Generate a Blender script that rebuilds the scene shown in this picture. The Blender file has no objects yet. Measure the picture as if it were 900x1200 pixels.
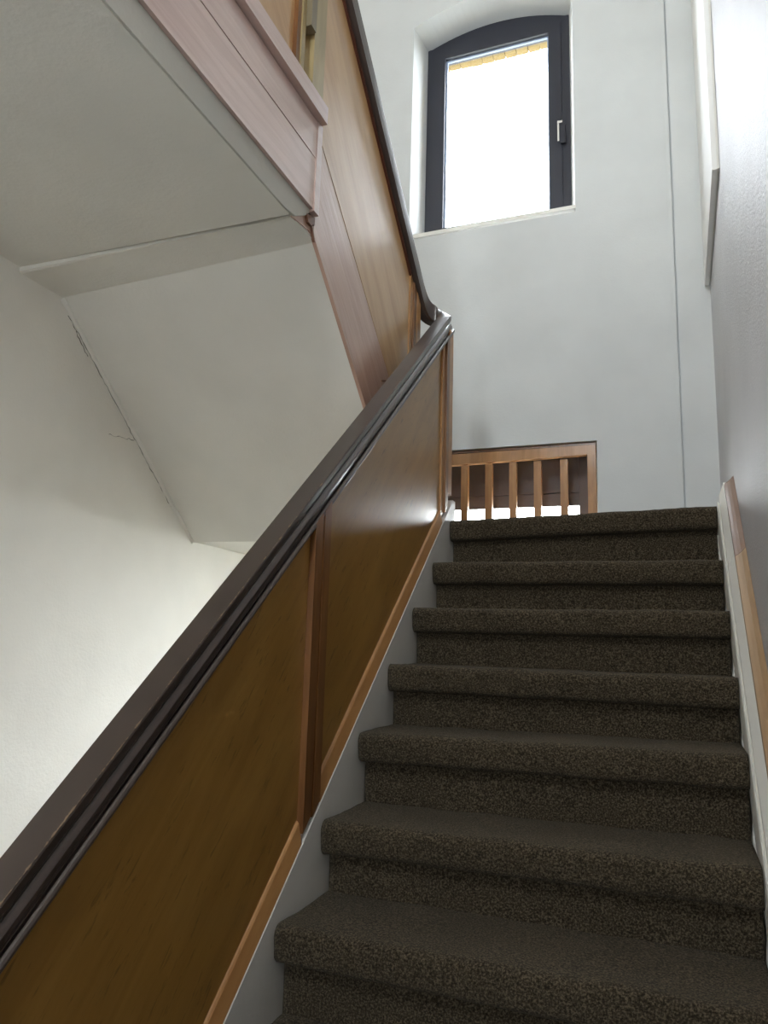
import bpy, bmesh, math, random
from mathutils import Vector, Matrix, noise
random.seed(7)
C = bpy.context.scene.collection
sc = bpy.context.scene

# ------------------------------------------------------------------ camera
# world axes: +Y up the flight, +X to the right wall, Z up; the camera stands at the origin
yaw, pit, rol = 0.36859, 0.18, 0.02966
cy, sy, cp, sp, cr, sr = math.cos(yaw), math.sin(yaw), math.cos(pit), math.sin(pit), math.cos(rol), math.sin(rol)
fw = Vector((-sy*cp, cy*cp, sp)); rt = Vector((cy, sy, 0)); up = rt.cross(fw)
R = rt*cr + up*sr; U = -rt*sr + up*cr
cd = bpy.data.cameras.new('camera'); cam = bpy.data.objects.new('camera', cd); C.objects.link(cam)
cam.matrix_world = Matrix(((R.x, U.x, -fw.x, 0), (R.y, U.y, -fw.y, 0), (R.z, U.z, -fw.z, 0), (0, 0, 0, 1)))
cd.sensor_fit = 'HORIZONTAL'; cd.sensor_width = 36; cd.lens = 36; cd.clip_start = 0.02
sc.camera = cam

# ------------------------------------------------------------------ world, exposure
w = bpy.data.worlds.new('sky'); sc.world = w; w.use_nodes = True
bg = w.node_tree.nodes['Background']
bg.inputs[0].default_value = (0.95, 0.975, 1.0, 1); bg.inputs[1].default_value = 13.0
sc.view_settings.view_transform = 'Standard'; sc.view_settings.look = 'None'
sc.view_settings.gamma = 1; sc.view_settings.use_curve_mapping = False
sc.view_settings.exposure = 1.72
sc.cycles.max_bounces = 14; sc.cycles.diffuse_bounces = 8; sc.cycles.glossy_bounces = 4
sc.cycles.transparent_max_bounces = 12; sc.cycles.sample_clamp_indirect = 6.0
sc.cycles.use_denoising = True
sc.cycles.caustics_reflective = False; sc.cycles.caustics_refractive = False


def portal(name, x0, x1, z0, z1, y):
    # light portals only steer the sampling of the sky through two real windows and two added fill openings
    l = bpy.data.lights.new(name, 'AREA'); l.shape = 'RECTANGLE'; l.size = x1-x0; l.size_y = z1-z0
    l.cycles.is_portal = True
    o = bpy.data.objects.new(name, l); C.objects.link(o)
    o.location = ((x0+x1)/2, y, (z0+z1)/2); o.rotation_euler = (-math.pi/2 if y > 0 else math.pi/2, 0, 0)


portal('portal', -1.36, -0.45, 2.36, 3.8, 4.32)
portal('portal.001', -1.36, -0.36, -0.6, 0.79, 4.32)
portal('portal.002', -1.60, -0.20, 2.35, 3.45, -1.97)
portal('portal.003', -0.70, -0.30, -0.1, 0.64, -1.97)

# ------------------------------------------------------------------ dimensions (metres)
XR, XL, YW = 0.20, -2.01, 3.83           # right wall, left wall, far wall
YB, ZF, ZC = -1.7, -1.363, 4.4           # back wall, entrance floor, top ceiling
G, RISE = 0.22176, 0.19                  # going, rise
Y0 = 1.617                               # nosing of the lowest step well in view
XS0, XS1 = -0.853, 0.140                 # ends of the carpeted steps
ZLAND = 0.542


def hz(Y, h):                            # height h above the nosing line of the lower flight
    return 0.564 + (Y-2.947)*0.857 + h


# ------------------------------------------------------------------ materials
def mat(name, col, rough=0.5, spec=0.5, coat=0.0, metal=0.0):
    m = bpy.data.materials.new(name); m.use_nodes = True
    b = m.node_tree.nodes['Principled BSDF']
    b.inputs['Base Color'].default_value = (*col, 1); b.inputs['Roughness'].default_value = rough
    b.inputs['Specular IOR Level'].default_value = spec; b.inputs['Metallic'].default_value = metal
    b.inputs['Coat Weight'].default_value = coat; b.inputs['Coat Roughness'].default_value = 0.12
    return m


def nd(m, t, **k):
    n = m.node_tree.nodes.new(t)
    for a, v in k.items():
        setattr(n, a, v)
    return n


def coords(m, scale=(1, 1, 1), rot=(0, 0, 0), kind='POINT'):
    t = nd(m, 'ShaderNodeTexCoord'); mp = nd(m, 'ShaderNodeMapping', vector_type=kind)
    mp.inputs['Scale'].default_value = scale; mp.inputs['Rotation'].default_value = rot
    m.node_tree.links.new(t.outputs['Object'], mp.inputs['Vector'])
    return mp.outputs[0]


def noise_tex(m, vec, scale, detail=4, rough=0.5, dist=0.0):
    n = nd(m, 'ShaderNodeTexNoise'); n.inputs['Scale'].default_value = scale
    n.inputs['Detail'].default_value = detail; n.inputs['Roughness'].default_value = rough
    n.inputs['Distortion'].default_value = dist
    m.node_tree.links.new(vec, n.inputs['Vector'])
    return n.outputs[0]


def ramp(m, fac, stops):
    r = nd(m, 'ShaderNodeValToRGB')
    els = r.color_ramp.elements
    while len(els) < len(stops):
        els.new(0.5)
    for e, (p, c) in zip(els, stops):
        e.position = p; e.color = (*c, 1)
    m.node_tree.links.new(fac, r.inputs[0])
    return r.outputs[0]


def mixc(m, fac, a, b, mode='MIX'):
    x = nd(m, 'ShaderNodeMix', data_type='RGBA', blend_type=mode)
    for s, v in ((0, fac), (6, a), (7, b)):
        if hasattr(v, 'links'):
            m.node_tree.links.new(v, x.inputs[s])
        else:
            x.inputs[s].default_value = v if s == 0 else (*v, 1)
    return x.outputs[2]


def setcol(m, sock):
    m.node_tree.links.new(sock, m.node_tree.nodes['Principled BSDF'].inputs['Base Color'])


def bump(m, sock, strength, dist, prev=None):
    b = nd(m, 'ShaderNodeBump'); b.inputs['Strength'].default_value = strength; b.inputs['Distance'].default_value = dist
    m.node_tree.links.new(sock, b.inputs['Height'])
    if prev:
        m.node_tree.links.new(prev, b.inputs['Normal'])
    m.node_tree.links.new(b.outputs[0], m.node_tree.nodes['Principled BSDF'].inputs['Normal'])
    return b.outputs[0]


def plaster(name, col, rough, big, fine, fscale, spec=0.3):
    m = mat(name, col, rough, spec)
    v = coords(m)
    n1 = noise_tex(m, v, 3.0, 3); n2 = noise_tex(m, v, fscale, 3, 0.6)
    c2 = tuple(x*0.93 for x in col)
    setcol(m, ramp(m, n1, [(0.3, c2), (0.62, col)]))
    b1 = bump(m, noise_tex(m, v, 14, 4), big, 0.02)
    bump(m, n2, fine, 0.006, b1)
    return m


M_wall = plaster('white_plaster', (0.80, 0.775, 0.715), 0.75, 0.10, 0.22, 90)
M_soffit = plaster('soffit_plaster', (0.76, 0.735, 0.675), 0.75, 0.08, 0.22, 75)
M_edge = plaster('shaded_edge_plaster', (0.50, 0.485, 0.43), 0.8, 0.1, 0.25, 60)  # same paint as the ceiling; its shade is put into this grey
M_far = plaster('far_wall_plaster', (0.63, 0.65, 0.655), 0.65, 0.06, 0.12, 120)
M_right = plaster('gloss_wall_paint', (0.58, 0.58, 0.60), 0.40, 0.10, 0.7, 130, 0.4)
M_white = mat('white_gloss_paint', (0.78, 0.77, 0.72), 0.4)
M_board = mat('white_panel_paint', (0.84, 0.84, 0.82), 0.5)
M_stringer = plaster('grey_white_paint', (0.56, 0.54, 0.50), 0.5, 0.05, 0.1, 60)
M_frame = mat('anthracite_frame', (0.022, 0.024, 0.036), 0.4)
M_bead = mat('grey_gasket', (0.30, 0.36, 0.48), 0.3)
M_steel = mat('bright_steel', (0.8, 0.8, 0.8), 0.25, metal=1.0)
M_shutter = mat('dark_shutter', (0.050, 0.036, 0.034), 0.55)
M_brick = plaster('yellow_brick', (0.30, 0.215, 0.085), 0.9, 0.3, 0.6, 80)
M_ground = mat('pale_paving', (0.24, 0.24, 0.22), 0.9)
M_crack = mat('crack_dirt', (0.16, 0.15, 0.13), 0.9)


def wood(name, dark, light, rough, coat, scale, rot=(0, 0, 0), contrast=(0.3, 0.7), flecks=0.0, bmp=0.06):
    m = mat(name, light, rough, 0.5, coat)
    v = coords(m, tuple(1/q for q in scale), rot, 'TEXTURE')
    g = noise_tex(m, v, 6.0, 6, 0.62, 0.6)
    col = ramp(m, g, [(contrast[0], dark), (contrast[1], light)])
    if flecks:
        f = noise_tex(m, v, 26.0, 3, 0.7, 0.3)
        k = ramp(m, f, [(0.60, (0, 0, 0)), (0.70, (1, 1, 1))])
        mm = nd(m, 'ShaderNodeMath', operation='MULTIPLY'); mm.inputs[1].default_value = flecks
        m.node_tree.links.new(k, mm.inputs[0])
        col = mixc(m, mm.outputs[0], col, tuple(x*0.45 for x in dark))
    cl = noise_tex(m, coords(m), 1.7, 2)
    col = mixc(m, 0.35, col, ramp(m, cl, [(0.3, (0.75, 0.75, 0.75)), (0.7, (1, 1, 1))]), 'MULTIPLY')
    setcol(m, col)
    bump(m, g, bmp, 0.01)
    return m


SL = math.radians(40.5)
M_ply = wood('honey_plywood', (0.225, 0.106, 0.017), (0.355, 0.190, 0.043), 0.36, 0.22, (2, 0.45, 2.6), (SL+.1, 0, 0), (0.25, 0.75), 0.6)
M_ply2 = wood('pale_plywood', (0.40, 0.22, 0.085), (0.58, 0.36, 0.17), 0.30, 0.4, (2, 0.35, 2.6), (-SL-.15, 0, 0), (0.25, 0.75), 0.2)
M_mould = wood('brown_moulding', (0.125, 0.046, 0.010), (0.235, 0.098, 0.027), 0.4, 0.2, (3, 3, 0.4))
M_mould2 = wood('amber_moulding', (0.30, 0.135, 0.040), (0.46, 0.235, 0.085), 0.4, 0.2, (3, 0.5, 2.5), (SL, 0, 0))
M_pine = wood('pine_baluster', (0.30, 0.130, 0.035), (0.46, 0.225, 0.072), 0.45, 0.2, (5, 5, 0.7))
M_plank_glare = wood('glare_plank', (0.50, 0.345, 0.295), (0.66, 0.50, 0.45), 0.30, 0.6, (3, 0.4, 5), (0, 0, 0), (0.25, 0.75), 0.0, 0.12)  # reddish brown wood, base lightened and pinkened to carry the glare
M_string_glare = wood('glare_stringer', (0.40, 0.225, 0.155), (0.57, 0.37, 0.29), 0.30, 0.6, (3, 0.4, 5), (-SL, 0, 0), (0.25, 0.75), 0.0, 0.12)  # same wood on the string, with less glare in its base colour
M_olive = wood('olive_post', (0.29, 0.22, 0.10), (0.40, 0.31, 0.15), 0.45, 0.2, (3, 3, 0.5))
M_olive2 = wood('olive_strip', (0.16, 0.13, 0.075), (0.22, 0.18, 0.11), 0.5, 0.1, (3, 3, 0.5))
M_tan = wood('tan_cap', (0.30, 0.18, 0.085), (0.42, 0.27, 0.14), 0.45, 0.1, (4, 0.5, 4), (SL, 0, 0))
M_brown = wood('brown_cap', (0.20, 0.115, 0.075), (0.29, 0.18, 0.125), 0.45, 0.1, (4, 0.5, 4), (SL, 0, 0))
M_block = mat('rust_block', (0.16, 0.065, 0.03), 0.6)

# handrail: dark stain with worn chips along its upper edge
M_rail = mat('dark_rail', (0.03, 0.018, 0.014), 0.36, 0.5, 0.4)
uvn = nd(M_rail, 'ShaderNodeUVMap'); sx = nd(M_rail, 'ShaderNodeSeparateXYZ')
M_rail.node_tree.links.new(uvn.outputs[0], sx.inputs[0])


def mth(m, op, a, b=None):
    n = nd(m, 'ShaderNodeMath', operation=op)
    for i, v in enumerate((a, b)):
        if v is None:
            continue
        if hasattr(v, 'links'):
            m.node_tree.links.new(v, n.inputs[i])
        else:
            n.inputs[i].default_value = v
    return n.outputs[0]


vn = noise_tex(M_rail, coords(M_rail, (1, 1, 1)), 38, 4, 0.7)
vl = noise_tex(M_rail, coords(M_rail, (1, 1, 1)), 5, 2, 0.5)
d_edge = mth(M_rail, 'ABSOLUTE', mth(M_rail, 'SUBTRACT', sx.outputs[1], 0.345))
near = mth(M_rail, 'SUBTRACT', 1.0, mth(M_rail, 'MULTIPLY', d_edge, 14.0))
lowpart = mth(M_rail, 'SUBTRACT', 1.0, mth(M_rail, 'MULTIPLY', sx.outputs[0], 0.62))
msk = mth(M_rail, 'ADD', mth(M_rail, 'MULTIPLY', vn, 1.0), mth(M_rail, 'MULTIPLY', near, 0.42))
msk = mth(M_rail, 'ADD', msk, mth(M_rail, 'MULTIPLY', lowpart, 0.10))
chip = ramp(M_rail, msk, [(0.93, (0, 0, 0)), (0.99, (1, 1, 1))])
setcol(M_rail, mixc(M_rail, chip, ramp(M_rail, vl, [(0.3, (0.034, 0.022, 0.017)), (0.7, (0.056, 0.038, 0.030))]), (0.19, 0.125, 0.075)))
M_railred = mat('red_brown_rail', (0.075, 0.022, 0.012), 0.3, 0.5, 0.3)

# carpet: grey-brown heather
M_carpet = mat('heather_carpet', (0.1, 0.08, 0.06), 1.0, 0.1)
v = coords(M_carpet)
n1 = noise_tex(M_carpet, v, 225, 2, 0.75); n2 = noise_tex(M_carpet, v, 420, 2, 0.8); n3 = noise_tex(M_carpet, v, 7, 3)
c1 = ramp(M_carpet, n1, [(0.36, (0.014, 0.010, 0.006)), (0.50, (0.046, 0.035, 0.021)), (0.64, (0.125, 0.098, 0.064))])
c2_ = ramp(M_carpet, n3, [(0.3, (0.85, 0.85, 0.85)), (0.7, (1, 1, 1))])
setcol(M_carpet, mixc(M_carpet, 1.0, c1, c2_, 'MULTIPLY'))
bb = bump(M_carpet, n1, 0.55, 0.010)
bump(M_carpet, n2, 0.3, 0.005, bb)
M_carpet.node_tree.nodes['Principled BSDF'].inputs['Sheen Weight'].default_value = 0.10
M_carpet.node_tree.nodes['Principled BSDF'].inputs['Sheen Roughness'].default_value = 0.6
M_carpet.node_tree.nodes['Principled BSDF'].inputs['Sheen Tint'].default_value = (0.75, 0.68, 0.56, 1)

# glass that lets daylight straight through
M_glass = bpy.data.materials.new('window_glass'); M_glass.use_nodes = True
nt = M_glass.node_tree; nt.nodes.clear()
o_ = nt.nodes.new('ShaderNodeOutputMaterial'); mx = nt.nodes.new('ShaderNodeMixShader')
tr = nt.nodes.new('ShaderNodeBsdfTransparent'); gl = nt.nodes.new('ShaderNodeBsdfGlossy')
gl.inputs['Roughness'].default_value = 0.02; mx.inputs[0].default_value = 0.06
tr.inputs[0].default_value = (0.95, 0.97, 0.97, 1)
nt.links.new(tr.outputs[0], mx.inputs[1]); nt.links.new(gl.outputs[0], mx.inputs[2]); nt.links.new(mx.outputs[0], o_.inputs[0])


M_tint = M_glass.copy(); M_tint.name = 'dimmed_glass'  # tint added to dim the daylight through the arched window
M_tint.node_tree.nodes['Transparent BSDF'].inputs[0].default_value = (0.74, 0.76, 0.78, 1)


# ------------------------------------------------------------------ mesh helpers
def link(name, bm, m, parent=None, smooth=False, bevel=0.0):
    if bevel:
        es = [e for e in bm.edges if len(e.link_faces) == 2 and e.calc_face_angle(0) > 0.5]
        bmesh.ops.bevel(bm, geom=es, offset=bevel, segments=2, affect='EDGES', profile=0.6, clamp_overlap=True)
    bmesh.ops.recalc_face_normals(bm, faces=bm.faces)
    me = bpy.data.meshes.new(name); bm.to_mesh(me); bm.free()
    if m:
        me.materials.append(m)
    if smooth:
        for p in me.polygons:
            p.use_smooth = True
    o = bpy.data.objects.new(name, me); C.objects.link(o)
    if parent:
        o.parent = parent
        o.matrix_parent_inverse = Matrix.Translation(-parent.location)
    return o


def add_loft(bm, A, B):
    """closed solid between two matching 3-D polygons"""
    a = [bm.verts.new(p) for p in A]; b = [bm.verts.new(p) for p in B]
    n = len(a)
    bm.faces.new(a); bm.faces.new(b[::-1])
    for i in range(n):
        bm.faces.new((a[i], b[i], b[(i+1) % n], a[(i+1) % n]))


def add_box(bm, x0, x1, y0, y1, z0, z1):
    add_loft(bm, [(x0, y0, z0), (x1, y0, z0), (x1, y1, z0), (x0, y1, z0)], [(x0, y0, z1), (x1, y0, z1), (x1, y1, z1), (x0, y1, z1)])


def add_prism(bm, yz, x0, x1):
    add_loft(bm, [(x0, y, z) for y, z in yz], [(x1, y, z) for y, z in yz])


def box(name, m, parent, *b, bevel=0.003):
    bm = bmesh.new(); add_box(bm, *b)
    return link(name, bm, m, parent, bevel=bevel)


def prism(name, m, parent, yz, x0, x1, bevel=0.003):
    bm = bmesh.new(); add_prism(bm, yz, x0, x1)
    return link(name, bm, m, parent, bevel=bevel)


def xprof(name, m, parent, prof, ya, yb, zf, bevel=0.0):
    """profile of (x, h) points pushed along the slope; zf(y, h) gives the height"""
    bm = bmesh.new()
    add_loft(bm, [(x, ya, zf(ya, h)) for x, h in prof], [(x, yb, zf(yb, h)) for x, h in prof])
    return link(name, bm, m, parent, bevel=bevel)


def thing(name, label, cat, loc, group=None, kind=None):
    o = bpy.data.objects.new(name, None); C.objects.link(o); o.location = loc; o.empty_display_size = 0.1
    tag(o, label, cat, group, kind)
    return o


def tag(o, label, cat=None, group=None, kind=None):
    o['label'] = label
    if cat:
        o['category'] = cat
    if group:
        o['group'] = group
    if kind:
        o['kind'] = kind
    return o


def struct(name, bm, m, label, cat, **k):
    return tag(link(name, bm, m, **k), label, cat, kind='structure')


# ------------------------------------------------------------------ the room shell
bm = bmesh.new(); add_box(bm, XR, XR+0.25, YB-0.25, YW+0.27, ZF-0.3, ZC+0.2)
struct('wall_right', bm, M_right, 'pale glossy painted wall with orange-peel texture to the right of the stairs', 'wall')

bm = bmesh.new(); add_box(bm, XL-0.25, XL, YB-0.25, YW+0.27, ZF-0.3, ZC+0.2)
wl = struct('wall_left', bm, M_wall, 'white rough plaster wall below the sloping ceiling at the left', 'wall')

HX0, HX1, HZ0, HZ1 = -1.60, -0.20, 2.35, 3.45
bm = bmesh.new()
DX0, DX1, DZ1 = -0.98, -0.02, 0.78
add_box(bm, XL, DX0, YB-0.25, YB, ZF-0.3, DZ1); add_box(bm, DX1, XR, YB-0.25, YB, ZF-0.3, DZ1); add_box(bm, DX0, DX1, YB-0.25, YB, ZF-0.3, ZF)
add_box(bm, XL, XR, YB-0.25, YB, DZ1, HZ0); add_box(bm, XL, XR, YB-0.25, YB, HZ1, ZC+0.2)
add_box(bm, XL, HX0, YB-0.25, YB, HZ0, HZ1); add_box(bm, HX1, XR, YB-0.25, YB, HZ0, HZ1)
struct('wall_back', bm, M_wall, 'white plaster wall behind the viewer, opposite the window', 'wall')

bm = bmesh.new(); add_box(bm, XL, XR, YB, YW, ZF-0.2, ZF)
struct('floor', bm, M_carpet, 'carpeted entrance floor at the foot of the stairs', 'floor')
bm = bmesh.new(); add_box(bm, XL, XR, YB, YW+0.27, ZC, ZC+0.2)
struct('ceiling', bm, M_wall, 'white top ceiling above the stairwell', 'ceiling')

# far wall with an arched window above and a low window crossing the landing
YM = 4.10
A0, A1, AZ, ASP, AAP = -1.375, -0.439, 2.335, 3.735, 3.845      # upper opening at the wall face
B0, B1, BZ0, BZ1 = -1.372, -0.353, -0.60, 1.068                 # lower opening
SP = 0.035                                                     # splay of the reveals


def wallsec(bm, F, K=None):
    K = K or F
    add_loft(bm, [(x, YW, z) for x, z in F], [(x, YM, z) for x, z in K])


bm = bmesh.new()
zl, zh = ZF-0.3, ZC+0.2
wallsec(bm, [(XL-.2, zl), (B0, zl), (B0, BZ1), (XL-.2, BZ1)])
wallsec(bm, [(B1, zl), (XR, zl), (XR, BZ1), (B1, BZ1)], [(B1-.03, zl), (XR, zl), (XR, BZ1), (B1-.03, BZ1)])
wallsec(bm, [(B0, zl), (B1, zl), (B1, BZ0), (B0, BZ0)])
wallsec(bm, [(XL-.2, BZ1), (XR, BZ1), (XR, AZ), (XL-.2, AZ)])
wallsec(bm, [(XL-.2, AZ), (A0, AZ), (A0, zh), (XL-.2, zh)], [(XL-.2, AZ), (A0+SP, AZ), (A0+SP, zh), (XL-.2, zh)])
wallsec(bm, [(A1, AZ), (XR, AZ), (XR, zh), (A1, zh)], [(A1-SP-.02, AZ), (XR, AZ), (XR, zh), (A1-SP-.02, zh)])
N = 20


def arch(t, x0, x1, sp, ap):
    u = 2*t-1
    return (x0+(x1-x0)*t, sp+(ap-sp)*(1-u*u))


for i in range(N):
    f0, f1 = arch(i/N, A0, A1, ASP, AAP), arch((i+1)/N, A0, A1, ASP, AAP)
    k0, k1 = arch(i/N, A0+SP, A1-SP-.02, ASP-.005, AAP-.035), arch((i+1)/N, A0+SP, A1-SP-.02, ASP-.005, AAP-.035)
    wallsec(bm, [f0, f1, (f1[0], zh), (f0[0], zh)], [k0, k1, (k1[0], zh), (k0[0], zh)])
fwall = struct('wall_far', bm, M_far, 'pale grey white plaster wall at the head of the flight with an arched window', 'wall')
# brick outer leaf round the openings, soldier course over the upper window
bm = bmesh.new()
for b in ((XL-.5, -1.352, zl, zh), (-0.47, XR+.5, AZ-.03, zh), (-0.37, XR+.5, zl, AZ-.03), (-1.352, -0.37, zl, BZ0-.02), (-1.352, -0.37, 0.95, AZ-.03), (-1.352, -0.47, 4.02, zh)):
    add_box(bm, b[0], b[1], YM, 4.30, b[2], b[3])
link('outer_leaf', bm, M_brick, fwall)
nb = 12
bwid = (1.352-0.47)/nb
for i in range(nb):
    x = -1.352+i*bwid
    dz = random.uniform(-0.005, 0.006)
    box('brick', M_brick, fwall, x+.0015, x+bwid-.0015, YM+.004, 4.30+random.uniform(-.006, .003), 3.778+dz, 4.02, bevel=0.004)

# shallow breast beside the corner, set off by a groove
bm = bmesh.new(); add_box(bm, 0.050, XR, YW-0.024, YW, ZLAND, ZC)
struct('trim_1', bm, M_far, 'shallow vertical plaster strip in the far right corner beside the window', 'trim', bevel=0.004)
bm = bmesh.new(); add_box(bm, 0.020, 0.041, YW-0.022, YW, ZLAND, ZC)
struct('trim_2', bm, M_far, 'slim vertical plaster bead running up the far wall', 'trim', bevel=0.003)

# ground outside
bm = bmesh.new(); add_box(bm, -40, 40, 4.6, 80, -4.6, -4.5)
struct('ground', bm, M_ground, 'pale paving outside beyond the windows', 'ground')

# ------------------------------------------------------------------ window_1 (arched, upper)
w1 = thing('window_1', 'dark framed arched window with a bright pane high in the far wall', 'window', (-0.91, 4.05, 2.34), kind='structure')
FX0, FX1, FZ0, FZ1, FY0, FY1 = -1.352, -0.480, 2.37, 3.735, 4.03, 4.095
t = 0.048
bm = bmesh.new()
add_box(bm, FX0, FX0+t, FY0, FY1, FZ0, FZ1); add_box(bm, FX1-t, FX1, FY0, FY1, FZ0, FZ1)
add_box(bm, FX0+t, FX1-t, FY0, FY1, FZ1-t, FZ1); add_box(bm, FX0+t, FX1-t, FY0, FY1, FZ0, FZ0+t)
link('window_frame', bm, M_frame, w1, bevel=0.003)
bm = bmesh.new()
top = [arch(i/N, FX0, FX1, FZ1+.004, 3.825) for i in range(N+1)]
poly = [(FX0, FZ1+.001)] + top[1:-1] + [(FX1, FZ1+.001)]
add_loft(bm, [(x, FY0+.006, z) for x, z in poly], [(x, FY1, z) for x, z in poly])
link('arch_board', bm, M_frame, w1)
sx0, sx1, sz0, sz1, s = FX0+t, FX1-t, FZ0+t, FZ1-t, 0.071
sash = bmesh.new()
add_box(sash, sx0, sx0+s, FY0-.012, FY1-.012, sz0, sz1); add_box(sash, sx1-s, sx1, FY0-.012, FY1-.012, sz0, sz1)
add_box(sash, sx0+s, sx1-s, FY0-.012, FY1-.012, sz1-s*.7, sz1); add_box(sash, sx0+s, sx1-s, FY0-.012, FY1-.012, sz0, sz0+s)
sash = link('sash', sash, M_frame, w1, bevel=0.004)
gx0, gx1, gz0, gz1 = sx0+s, sx1-s, sz0+s, sz1-s*.7
bm = bmesh.new(); add_box(bm, gx0, gx1, 4.058, 4.064, gz0, gz1)
link('pane', bm, M_tint, w1)
bm = bmesh.new()
for a in ((gx0, gx0+.010, gz0, gz1), (gx1-.010, gx1, gz0, gz1), (gx0+.010, gx1-.010, gz1-.010, gz1), (gx0+.010, gx1-.010, gz0, gz0+.010)):
    add_box(bm, a[0], a[1], 4.042, 4.057, a[2], a[3])
link('gasket', bm, M_bead, w1)
hp = box('handle', M_frame, w1, -0.534, -0.508, 4.004, 4.018, 2.885, 3.02)
bm = bmesh.new()
add_box(bm, -0.549, -0.539, 3.985, 3.995, 2.885, 3.015); add_box(bm, -0.540, -0.520, 3.986, 4.006, 3.000, 3.014) 
o = link('lever', bm, M_steel, w1, bevel=0.003); o.parent = hp; o.matrix_parent_inverse = Matrix.Identity(4)
hp_inv = hp.matrix_parent_inverse.copy()
o.matrix_parent_inverse = (Matrix.Translation(w1.location) @ hp_inv).inverted()
bm = bmesh.new(); add_loft(bm, [(A0-.004, YW-.006, 2.337), (A1+.004, YW-.006, 2.352), (A1-.02, 4.03, 2.372), (A0+.02, 4.03, 2.372)],
                           [(A0-.004, YW-.006, 2.360), (A1+.004, YW-.006, 2.372), (A1-.02, 4.03, 2.386), (A0+.02, 4.03, 2.386)])
link('window_sill', bm, M_white, w1, bevel=0.003)

# ------------------------------------------------------------------ fill_window_3 (made-up window added behind the viewer as fill light)
w3 = thing('fill_window_3', 'wide window added high behind the viewer as fill light', 'window', (-0.9, YB-.1, HZ0), kind='structure')
bm = bmesh.new()
for a in ((HX0, HX0+.06, HZ0, HZ1), (HX1-.06, HX1, HZ0, HZ1), (HX0+.06, HX1-.06, HZ0, HZ0+.06), (HX0+.06, HX1-.06, HZ1-.06, HZ1), (-.93, -.87, HZ0+.06, HZ1-.06)):
    add_box(bm, a[0], a[1], YB-.14, YB-.08, a[2], a[3])
link('window_frame', bm, M_frame, w3, bevel=0.003)
bm = bmesh.new(); add_box(bm, HX0+.06, HX1-.06, YB-.113, YB-.107, HZ0+.06, HZ1-.06)
link('pane', bm, M_glass, w3)

# ------------------------------------------------------------------ fill_door_1 (made-up glazed door added behind the viewer as fill light)
d1 = thing('fill_door_1', 'glazed door added behind the viewer as fill light', 'door', (-0.5, YB-.1, ZF), kind='structure')
bm = bmesh.new()
for a in ((DX0, DX0+.28, ZF, DZ1), (DX1-.28, DX1, ZF, DZ1), (DX0+.28, DX1-.28, ZF, ZF+1.27), (DX0+.28, DX1-.28, DZ1-.14, DZ1)):
    add_box(bm, a[0], a[1], YB-.14, YB-.09, a[2], a[3])
link('fill_door_frame', bm, M_frame, d1, bevel=0.003)
bm = bmesh.new(); add_box(bm, DX0+.28, DX1-.28, YB-.118, YB-.112, ZF+1.27, DZ1-.14)
link('pane', bm, M_glass, d1)

# ------------------------------------------------------------------ window_2 (low, behind the landing)
w2 = thing('window_2', 'low window at the landing, its upper part closed by dark boards above a bright pane', 'window', (-0.86, 4.05, -0.55), kind='structure')
bm = bmesh.new()
add_box(bm, B0+.002, B0+.06, FY0+.01, FY1, BZ0, BZ1); add_box(bm, -0.468, B1-.03, FY0+.01, FY1, BZ0, BZ1)
add_box(bm, B0+.06, -0.468, FY0+.01, FY1, BZ0, BZ0+.05); add_box(bm, B0+.06, -0.468, FY0+.01, FY1, BZ1-.02, BZ1)
add_box(bm, -0.86, -0.83, FY0+.015, FY1, BZ0+.05, 0.55)
link('window_frame', bm, M_shutter, w2, bevel=0.003)
box('shutter_board', M_shutter, w2, B0+.062, -0.470, 4.046, 4.066, 0.856, 1.049, bevel=0.003)
box('shutter_board', M_shutter, w2, B0+.062, -0.470, 4.052, 4.072, 0.786, 0.8535, bevel=0.003)
bm = bmesh.new(); add_box(bm, B0+.062, -0.470, 4.078, 4.084, BZ0+.052, 0.9)
link('pane', bm, M_glass, w2)
bm = bmesh.new(); add_box(bm, B0+.062, -0.470, 4.068, 4.077, 0.83, 1.049)
link('shutter_back', bm, M_shutter, w2)

# ------------------------------------------------------------------ landing, upper floor
bm = bmesh.new()
add_box(bm, -0.905, XR, 3.034, YW, 0.458, ZLAND-.012)
add_box(bm, XS1+.002, XR, 2.978, 3.034, 0.30, ZLAND-.012)
add_box(bm, XL, -0.905, 3.035, YW, 0.458, ZLAND-.012)
add_box(bm, B0+.004, B1-.012, YW, 3.895, 0.458, ZLAND-.012)
lf = struct('floor_landing', bm, M_wall, 'half landing slab at the head of the flight below the arched window', 'landing')
bm = bmesh.new()
add_box(bm, -0.853, XR-.004, 3.03, YW-.022, ZLAND-.012, ZLAND); add_box(bm, XL+.004, -0.853, 3.05, YW-.022, ZLAND-.012, ZLAND)
link('carpet', bm, M_carpet, lf)

ZCE, ZBD = 1.225, 1.206
bm = bmesh.new()
add_box(bm, XL, -1.004, YB, 1.772, ZCE, 1.60)
uf = struct('ceiling_hall', bm, M_soffit, 'flat off-white ceiling under the upper floor at the top left', 'ceiling')
bm = bmesh.new()
prof = [(1.772, ZCE+.05), (1.772, ZBD+.004), (1.780, ZBD), (1.966, ZBD), (1.966, ZCE+.05)]
prof2 = [(1.792, ZCE+.05), (1.792, 1.230), (1.800, 1.237), (1.954, 1.238), (1.954, ZCE+.05)]
add_loft(bm, [(XL, y, z) for y, z in prof], [(-1.010, y, z) for y, z in prof2])
link('band', bm, M_wall, uf)
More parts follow.
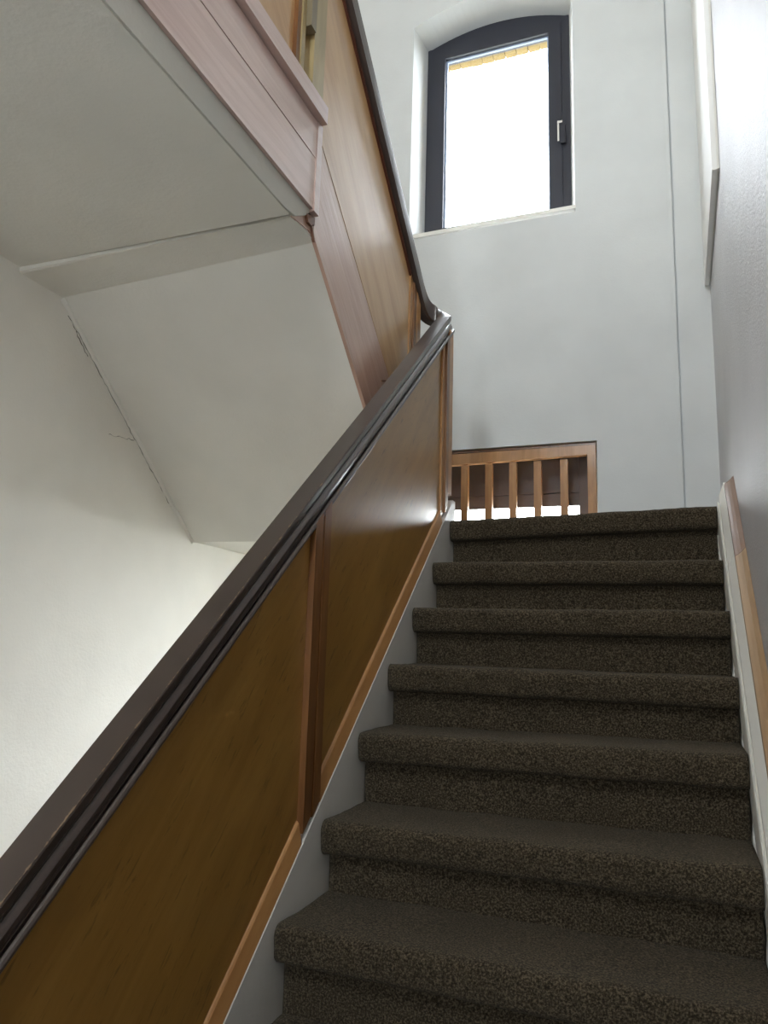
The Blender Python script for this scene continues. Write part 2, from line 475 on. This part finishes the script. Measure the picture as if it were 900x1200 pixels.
# plaster edge of the slab under the fascia planks, with the broken end
bm = bmesh.new()
add_prism(bm, [(YB, 1.232), (1.735, 1.226), (1.80, 1.236), (1.86, 1.272), (1.885, 1.296), (1.885, 1.306), (YB, 1.310)], -1.062, -0.998)
link('plaster_edge', bm, M_edge, uf, bevel=0.003)
bm = bmesh.new()
add_box(bm, XL, -1.062, YB, 1.80, 1.60, 1.63); link('upper_floorboards', bm, M_tan, uf)

# ------------------------------------------------------------------ lower flight (carpeted)
st1 = thing('staircase', 'straight flight of stairs covered in grey brown heather carpet', 'staircase', (-0.36, 1.6, ZF))
zL = {0: -.597, 1: -.419, 2: -.224, 3: -.037, 4: .152, 5: .336, 6: .531}
zR = {0: -.603, 1: -.415, 2: -.214, 3: -.042, 4: .151, 5: .331, 6: .553}
SET, NH, RD = 0.060, 0.082, 0.024


def step_mesh(k, last=False):
    yn = Y0+k*G
    zl_, zr_ = zL.get(k, -0.603+k*RISE), zR.get(k, -0.603+k*RISE)
    back = yn+G+SET if not last else yn+0.10
    nx = 56
    prof = []
    back += 0.022
    nb_ = 12
    for i in range(nb_+1):                                    # top, back to front
        prof.append((back+(yn+RD-back)*i/nb_, 0))
    for i in range(1, 7):
        a = math.pi/2*i/6
        prof.append((yn+RD-RD*math.sin(a), -RD+RD*math.cos(a)))
    for i in range(1, 4):
        prof.append((yn+.004*i/3, -RD-(NH-2*RD)*i/3))
    for i in range(1, 5):
        a = math.pi/2*i/4
        prof.append((yn+.004+RD-RD*math.cos(a), -NH+RD-RD*math.sin(a)))
    prof.append((yn+SET+.004, -NH-.002))
    prof.append((back, -NH-.002))
    bm = bmesh.new(); rows = []
    for j in range(nx+1):
        f = j/nx; x = XS0+(XS1-XS0)*f; zt = zl_+(zr_-zl_)*f
        row = []
        for i, (y, z) in enumerate(prof):
            p = Vector((x, y, zt+z))
            d = noise.noise(p*9+Vector((k*3.1, 0, 0)))*0.0035 + noise.noise(p*70)*0.0014
            if i < len(prof)-2:
                p.z += d; p.y += d*0.8
            if j == 0 and i > nb_:
                p.x += 0.0
            row.append(bm.verts.new(p))
        rows.append(row)
    n = len(prof)
    for j in range(nx):
        for i in range(n):
            bm.faces.new((rows[j][i], rows[j+1][i], rows[j+1][(i+1) % n], rows[j][(i+1) % n]))
    bm.faces.new(rows[0]); bm.faces.new(rows[-1][::-1])
    return bm


def riser_mesh(k):
    yn = Y0+k*G
    zt_l, zt_r = zL.get(k, -0.603+k*RISE)-NH+.02, zR.get(k, -0.603+k*RISE)-NH+.02
    zb_l, zb_r = zL.get(k-1, -0.603+(k-1)*RISE)-.01, zR.get(k-1, -0.603+(k-1)*RISE)-.01
    bm = bmesh.new(); nx, nz = 56, 8; rows = []
    for j in range(nx+1):
        f = j/nx; x = XS0+(XS1-XS0)*f
        zt, zb = zt_l+(zt_r-zt_l)*f, zb_l+(zb_r-zb_l)*f
        row = []
        for i in range(nz+1):
            g = i/nz; z = zb+(zt-zb)*g
            y = yn+SET-.004*g + noise.noise(Vector((x*8, k*5.0, z*8)))*.003
            row.append(bm.verts.new((x, y, z)))
        row.append(bm.verts.new((x, yn+SET+.02, zt))); row.append(bm.verts.new((x, yn+SET+.02, zb)))
        rows.append(row)
    n = nz+3
    for j in range(nx):
        for i in range(n):
            bm.faces.new((rows[j][i], rows[j+1][i], rows[j+1][(i+1) % n], rows[j][(i+1) % n]))
    bm.faces.new(rows[0]); bm.faces.new(rows[-1][::-1])
    return bm


for k in range(-3, 7):
    link('tread', step_mesh(k, k == 6), M_carpet, st1, smooth=True)
    link('riser', riser_mesh(k), M_carpet, st1, smooth=True)
# closed white string at the balustrade side
yb0 = 0.70
sl = 0.857
o = prism('stringer', M_stringer, st1, [(yb0, ZF), (yb0, hz(yb0, .012)), (2.962, hz(2.962, .012)), (2.995, hz(2.962, .045)), (3.033, hz(2.962, .045)), (3.033, 0.20), (1.55, ZF)], -0.900, -0.855, bevel=0.002)
o['label'] = 'painted grey white string board'
o = prism('soffit', M_wall, st1, [(1.05, ZF), (1.45, ZF), (3.033, ZF+(2.999-1.45)*sl+.02), (3.033, 0.35)], -0.899, XR-.001, bevel=0)

# right skirting of the flight: bead, white board and wooden cap in two lengths
sk = thing('baseboard_right', 'stepped white skirting with a brown wooden cap climbing the right wall', 'skirting', (0.17, 1.6, ZF), kind='structure')
za = 0.78
xprof('bead', M_white, sk, [(XS1+.001, -.16), (XS1+.001, -.012), (XS1+.004, -.004), (XS1+.009, -.012), (XS1+.009, -.16)], za, 2.955, hz)
xprof('board', M_white, sk, [(XS1+.010, -.16), (XS1+.010, .004), (.166, .052), (XR-.001, .052), (XR-.001, -.16)], za, 2.62, hz)
xprof('board', M_white, sk, [(XS1+.010, -.16), (XS1+.010, .004), (.166, .052), (XR-.001, .052), (XR-.001, -.16)], 2.623, 2.975, hz)
capp = [(.1665, .053), (.168, .066), (.176, .071), (.186, .079), (.199, .094), (.199, .053)]
o = xprof('cap', M_tan, sk, capp, za, 2.588, hz); o['label'] = 'light tan length of wooden cap'
o = xprof('cap', M_brown, sk, capp, 2.590, 2.945, hz); o['label'] = 'darker brown upper length of wooden cap'
bm = bmesh.new(); add_loft(bm, [(x, 2.947, hz(2.947, h)) for x, h in capp], [(x, 3.075, .600+(h-.053)*.8) for x, h in capp])
link('cap_end', bm, M_brown, sk)

# ------------------------------------------------------------------ lower balustrade
bal1 = thing('balustrade', 'honey coloured plywood balustrade along the left of the carpeted flight', 'balustrade', (-0.885, 1.9, hz(1.9, 0)))


def rl(Y, h=0.0):                        # underside of the lower rail
    return hz(Y, 0.800-0.017*(Y-0.87)) + h


PB = 0.014
XP = -0.874                              # plywood face
y_lo = 0.72


def slab(name, m, ya, yb, x0, x1, lo, hi, bev=0.003):
    return prism(name, m, bal1, [(ya, lo(ya)), (yb, lo(yb)), (yb, hi(yb)), (ya, hi(ya))], x0, x1, bev)


lo_ = lambda y: hz(y, PB)
hi_ = lambda y: rl(y, -.003)
slab('panel', M_ply, y_lo, 1.768, -0.892, XP, lambda y: hz(y, PB+.002), hi_)
slab('panel', M_ply, 1.772, 2.905, -0.892, XP, lambda y: hz(y, PB+.002), hi_)
# slanting base moulding in two lengths
for ya, yb in ((y_lo, 1.742), (1.836, 2.862)):
    xprof('base_moulding', M_mould2, bal1, [(XP, PB), (-.8575, PB), (-.8585, PB+.006), (-.8665, PB+.046), (-.870, PB+.050), (XP, PB+.052)], ya, yb, hz, 0.001)
# middle post: two strips and the groove batten between them
o = slab('post_strip', M_mould, 1.745, 1.786, XP, -0.857, lambda y: hz(y, .034), hi_, 0.006)
o = slab('post_strip', M_mould, 1.795, 1.834, XP, -0.857, lambda y: hz(y, .020), hi_, 0.006)
slab('post_groove', M_mould, 1.787, 1.794, XP, -0.869, lambda y: hz(y, .03), hi_, 0.001)
# end post
slab('post_strip', M_mould2, 2.864, 2.896, XP, -0.866, lambda y: hz(y, .03), hi_, 0.004)
slab('post_strip', M_mould, 2.899, 2.936, XP, -0.858, lambda y: hz(y, .03), hi_, 0.006)
slab('end_post', M_mould2, 2.939, 2.985, -0.898, -0.860, lambda y: hz(2.985, .045), lambda y: rl(2.985, -.012), 0.006)
slab('end_cap', M_mould2, 2.987, 2.998, -0.898, -0.862, lambda y: hz(2.985, .045), lambda y: rl(2.985, -.012), 0.003)
bm = bmesh.new()
pr = [(-0.873, -.019), (-0.873, -.017)]+[(-0.867+.010*math.cos(a), -.024+.010*math.sin(a)) for a in (1.3, .8, .3, -.2, -.7, -1.2)]+[(-0.873, -.034)]
add_loft(bm, [(x, y_lo, rl(y_lo, h+.016)) for x, h in pr], [(x, 3.00, rl(3.00, h+.016)) for x, h in pr])
link('under_rail_bead', bm, M_rail, bal1, smooth=False)['label'] = 'dark stained bead under the rail'

# ------------------------------------------------------------------ upper flight (comes back toward the viewer)
st2 = thing('staircase.001', 'upper flight seen from below, white plastered soffit with a reddish brown string board paled by painted glare', 'staircase', (-1.5, 2.9, ZLAND))
XU = -1.0                                # face of the upper string and balustrade


def bt(y):                               # string bottom
    return 1.229-0.872*(y-1.94)


def jt(y):                               # string top / panel bottom
    return 1.578-0.824*(y-1.935)


prism('stringer', M_string_glare, st2, [(1.922, bt(1.922)), (2.865, bt(2.865)), (2.90, 0.46), (3.03, 0.46), (3.03, jt(2.985)), (2.985, jt(2.985)), (1.922, jt(1.922)-.002)], -1.012, XU, bevel=0.002)
prism('stringer_end', M_string_glare, st2, [(1.790, 1.232), (1.865, 1.286), (1.919, 1.30), (1.919, bt(1.922)+.002), (1.90, bt(1.9)-.016)], -1.012, XU-.006, bevel=0.001)
prism('packing_block', M_block, st2, [(1.868, 1.284), (1.922, 1.300), (1.922, 1.274), (1.903, 1.268), (1.903, 1.262), (1.882, 1.262)], XU-.006, XU+.003, bevel=0.001)
prism('brown_lath', M_block, st2, [(1.906, 1.270), (1.914, 1.270), (1.9345, 1.226), (1.929, 1.226)], XU-.006, XU+.001, bevel=0)  # thin brown strip down the string end
prism('dark_strip', M_block, st2, [(2.52, 0.982), (2.66, 1.030), (2.66, 1.036), (2.52, 0.990)], XU-.004, XU+.004, bevel=0.001)  # thin dark strip across the string face
bm = bmesh.new()
so = [(1.966, ZBD+.003), (2.853, 0.455), (2.853, 0.49), (1.966, ZBD+.04)]
so2 = [(1.954, 1.238), (2.853, bt(2.853)+.006), (2.853, 0.49), (1.954, 1.27)]
add_loft(bm, [(XL+.001, y, z) for y, z in so], [(-1.013, y, z) for y, z in so2])
link('soffit', bm, M_soffit, st2)
prism('landing_edge', M_wall, st2, [(2.853, 0.456), (3.035, 0.457), (3.035, 0.54), (2.853, 0.52)], XL+.001, -1.030, bevel=0)
for k in range(5):
    yn = 2.90-k*G; zt = ZLAND+(k+1)*RISE
    box('tread', M_carpet, st2, XL+.002, -1.032, max(yn-G-.04, 1.80), yn, zt-.05, zt, bevel=0.01)
    if k < 5:
        box('riser', M_carpet, st2, XL+.002, -1.032, yn-.06, yn-.045, zt-RISE, zt-.051, bevel=0)

bal2 = thing('balustrade.001', 'pale plywood balustrade of the upper flight, rising above the glare-paled string board', 'balustrade', (-1.015, 2.45, 1.15))


def rb2(y):                              # underside of the upper rail
    return 3.943-0.848*y


prism('panel', M_ply2, bal2, [(1.932, jt(1.932)+.001), (2.80, jt(2.80)+.001), (2.80, rb2(2.80)-.002), (1.932, rb2(1.932)-.002)], -1.022, XU+.001, bevel=0.002)
prism('post_strip', M_mould2, bal2, [(2.802, jt(2.802)), (2.838, jt(2.838)), (2.838, rb2(2.838)-.002), (2.802, rb2(2.802)-.002)], -1.022, XU+.006, bevel=0.005)
prism('post_strip', M_mould, bal2, [(2.840, jt(2.84)), (2.872, jt(2.872)), (2.872, rb2(2.872)-.002), (2.840, rb2(2.84)-.002)], -1.022, XU+.012, bevel=0.006)
prism('end_post', M_mould2, bal2, [(2.875, jt(2.875)), (2.918, jt(2.918)), (2.918, rb2(2.918)-.002), (2.875, rb2(2.875)-.002)], -1.030, XU+.014, bevel=0.006)
prism('under_rail_fillet', M_railred, bal2, [(1.94, rb2(1.94)-.024), (2.80, rb2(2.80)-.024), (2.80, rb2(2.80)-.003), (1.94, rb2(1.94)-.003)], XU+.001, XU+.009, bevel=0.003)['label'] = 'dark red fillet under the rail'

# ------------------------------------------------------------------ handrail: one sweep, lower run, wreath, upper run
def rail_profile():
    # (across, up) outline; across > 0 faces the stairwell; u=v position stored for the wear mask
    return [(-.032, .004), (-.033, .022), (-.034, .030), (-.034, .067), (-.032, .070), (0.0, .071), (.022, .0705), (.0275, .0702), (.0285, .066),
            (.027, .050), (.023, .044), (.022, .040), (.027, .036), (.031, .028), (.031, .018), (.027, .012), (.024, .009), (.025, .004), (.020, .0), (-.020, .0)]


path = []
XC1, XC2 = -0.893, -1.003
for i in range(25):
    y = 0.66+(2.955-0.66)*i/24
    path.append(Vector((XC1, y, rl(y))))
n0 = len(path)
zA, zB = rl(2.955), rb2(2.905)
NW = 22
for i in range(1, NW):
    f = i/NW; a = math.pi*f
    x = (XC1+XC2)/2+(XC1-XC2)/2*math.cos(a)
    y = 2.955+(2.905-2.955)*f+0.075*math.sin(a)**0.8
    z = zA+0.050*math.sin(min(1, f*2.2)*math.pi/2)+(zB-0.045-zA-0.05)*max(0, (f-.18)/.82)**1.0+0.045*max(0, (f-.6)/.4)**2
    path.append(Vector((x, y, z)))
for i in range(22):
    y = 2.905-(2.905-0.9)*i/21
    if y < 1.90:
        break
    path.append(Vector((XC2, y, rb2(y))))
path.append(Vector((XC2, 1.60, rb2(1.60)))); path.append(Vector((XC2, 1.15, rb2(1.15))))
bm = bmesh.new(); uvl = bm.loops.layers.uv.new('UVMap')
pr = rail_profile(); n = len(pr); rings = []; acc = [0.0]
for i in range(1, len(path)):
    acc.append(acc[-1]+(path[i]-path[i-1]).length)
for i, p in enumerate(path):
    tn = (path[min(i+1, len(path)-1)]-path[max(i-1, 0)]).normalized()
    flat = Vector((tn.x, tn.y, 0))
    flat.normalize()
    side = Vector((flat.y, -flat.x, 0))          # points to the stairwell side for a rail going +Y
    upv = side.cross(tn).normalized()
    vert = Vector((0, 0, 1)) if abs(tn.z) < .9 else upv
    rings.append([bm.verts.new(p+side*(a if i < n0 else a)+vert*(b*1.12)) for a, b in pr])
for i in range(len(rings)-1):
    for j in range(n):
        f = bm.faces.new((rings[i][j], rings[i][(j+1) % n], rings[i+1][(j+1) % n], rings[i+1][j]))
        for lp, (u_, v_) in zip(f.loops, ((acc[i], j/n), (acc[i], (j+1)/n), (acc[i+1], (j+1)/n), (acc[i+1], j/n))):
            lp[uvl].uv = (u_, v_)
        f.smooth = True
sharp = {3, 4, 7, 8, 9, 11, 13, 15, 17, 18, 19, 0}
for i in range(len(rings)-1):
    for j in sharp:
        bm.edges.get((rings[i][j], rings[i+1][j])).smooth = False
bm.faces.new(rings[0]); bm.faces.new(rings[-1][::-1])
hr = link('handrail', bm, M_rail)
tag(hr, 'dark stained moulded handrail running up the flight and curling back at the landing', 'handrail')
hr.location = (0, 0, 0)

# ------------------------------------------------------------------ fascia of the upper floor
fa = thing('landing_fascia', 'reddish brown planks paled by painted glare, with a projecting cap along the upper floor edge, top left', 'fascia', (-0.995, 0.5, 1.31))
YE = 1.888
prism('plank', M_plank_glare, fa, [(YB+.01, 1.312), (YE, 1.308), (YE, 1.4755), (YB+.01, 1.4745)], -1.004, -0.988, bevel=0.002)
prism('plank', M_plank_glare, fa, [(YB+.01, 1.4775), (YE, 1.4785), (YE, 1.600), (YB+.01, 1.590)], -1.004, -0.987, bevel=0.002)
prism('cap', M_plank_glare, fa, [(YB+.01, 1.594), (1.915, 1.606), (1.915, 1.664), (YB+.01, 1.650)], -1.06, -0.966, bevel=0.004)
box('corner_fillet', M_plank_glare, fa, -1.004, -0.984, 1.889, 1.921, 1.302, 1.603, bevel=0.004)

# ------------------------------------------------------------------ balustrade on the upper floor
bal3 = thing('balustrade.002', 'level plywood balustrade with an olive post on the upper floor edge', 'balustrade', (-1.03, 1.0, 1.66))
box('panel', M_ply2, bal3, -1.040, -1.022, YB+.01, 1.775, 1.656, 2.55, bevel=0.002)
box('newel_post', M_olive, bal3, -1.060, -0.994, 1.855, 1.930, 1.667, 2.70, bevel=0.003)
box('post_strip', M_olive2, bal3, -1.040, -0.985, 1.812, 1.846, 1.880, 2.60, bevel=0.004)
box('post_strip', M_olive, bal3, -1.040, -1.003, 1.790, 1.811, 1.665, 2.60, bevel=0.003)
box('post_strip', M_mould, bal3, -1.040, -1.008, 1.768, 1.789, 1.660, 2.60, bevel=0.003)
box('top_rail', M_rail, bal3, -1.065, -0.975, YB+.01, 1.84, 2.61, 2.66, bevel=0.01)

# ------------------------------------------------------------------ guard rail at the low window
gr = thing('window_railing', 'low pine railing with square balusters in front of the dark low window', 'railing', (-0.86, 3.86, ZLAND))
ya, yb = 3.846, 3.882
prism_z = [(-1.366, 0.985), (-0.362, 1.004), (-0.362, 1.052), (-1.366, 1.048)]
bm = bmesh.new(); add_loft(bm, [(x, ya, z) for x, z in prism_z], [(x, yb, z) for x, z in prism_z])
link('top_rail', bm, M_pine, gr, bevel=0.003)
box('bottom_rail', M_pine, gr, -1.366, -0.403, ya, yb, ZLAND-.010, ZLAND+.03)
box('end_post', M_pine, gr, -0.402, -0.360, ya-.004, yb, ZLAND-.010, 1.0035)
b0 = None
for x in (-1.295, -1.165, -1.036, -0.906, -0.779, -0.652, -0.519):
    if b0 is None:
        b0 = box('baluster', M_pine, gr, -0.0185, 0.0185, ya+.003, yb-.003, ZLAND+.031, 0.985)
        o = b0
    else:
        o = b0.copy(); C.objects.link(o)
    o.location.x = x
# wooden lining over the opening
box('head_lining', M_mould, gr, -1.366, -0.362, 3.850, 3.890, 1.054, 1.066, bevel=0.002)

# ------------------------------------------------------------------ flat white panel on the right wall
wp = thing('wall_panel', 'flat white rectangular panel hung on the right wall near the window', 'panel', (0.19, 3.3, 1.79))
box('face', M_board, wp, 0.174, 0.192, 2.825, 3.785, 1.795, 3.72, bevel=0.002)
box('backing_frame', M_white, wp, 0.192, XR-.0005, 2.832, 3.776, 1.802, 3.70, bevel=0)

# ------------------------------------------------------------------ crack and filler along the soffit at the left wall
bm = bmesh.new()
P0, P1 = Vector((XL, 1.966, ZBD)), Vector((XL, 2.853, 0.455))
d = (P1-P0).normalized(); nrm = Vector((0, d.z, -d.y))
if nrm.z > 0:
    nrm = -nrm
L_ = (P1-P0).length
prev = None
NS = 70
for i in range(NS+1):
    p = P0+d*(L_*i/NS)
    wv = 0.012+noise.noise(Vector((i*.31, 1.7, 0)))*.006
    ring = [bm.verts.new(p+Vector((.0005, 0, 0))), bm.verts.new(p+Vector((.010, 0, 0))), bm.verts.new(p+Vector((.007, 0, 0))+nrm*wv*.7), bm.verts.new(p+Vector((.0005, 0, 0))+nrm*wv)]
    if prev:
        for j in range(4):
            bm.faces.new((prev[j], ring[j], ring[(j+1) % 4], prev[(j+1) % 4]))
    prev = ring
o = link('filler_bead', bm, M_wall, wl); o['label'] = 'uneven plaster filler under the sloping soffit'
bm = bmesh.new()


def crack(p, q, n, jag, wmax, seed):
    random.seed(seed)
    ax = (q-p).normalized(); nn = Vector((0, -ax.z, ax.y)); pv = None
    for i in range(n+1):
        c = p.lerp(q, i/n)+nn*random.uniform(-jag, jag)
        wd = random.uniform(.15, 1)*wmax
        a, b = bm.verts.new(c+Vector((.0006, 0, 0))+nn*wd/2), bm.verts.new(c+Vector((.0006, 0, 0))-nn*wd/2)
        if pv:
            bm.faces.new((pv[0], a, b, pv[1]))
        pv = (a, b)


crack(P0+d*.06+nrm*.016, P0+d*.95+nrm*.015, 60, .004, .005, 3)
crack(P0+d*.60+nrm*.02, P0+d*.50+nrm*.13, 14, .004, .003, 5)
crack(P0+d*.12+nrm*.02, P0+d*.22+nrm*.03, 10, .004, .006, 6)
o = link('crack', bm, M_crack, wl); o['label'] = 'thin dark crack in the plaster'
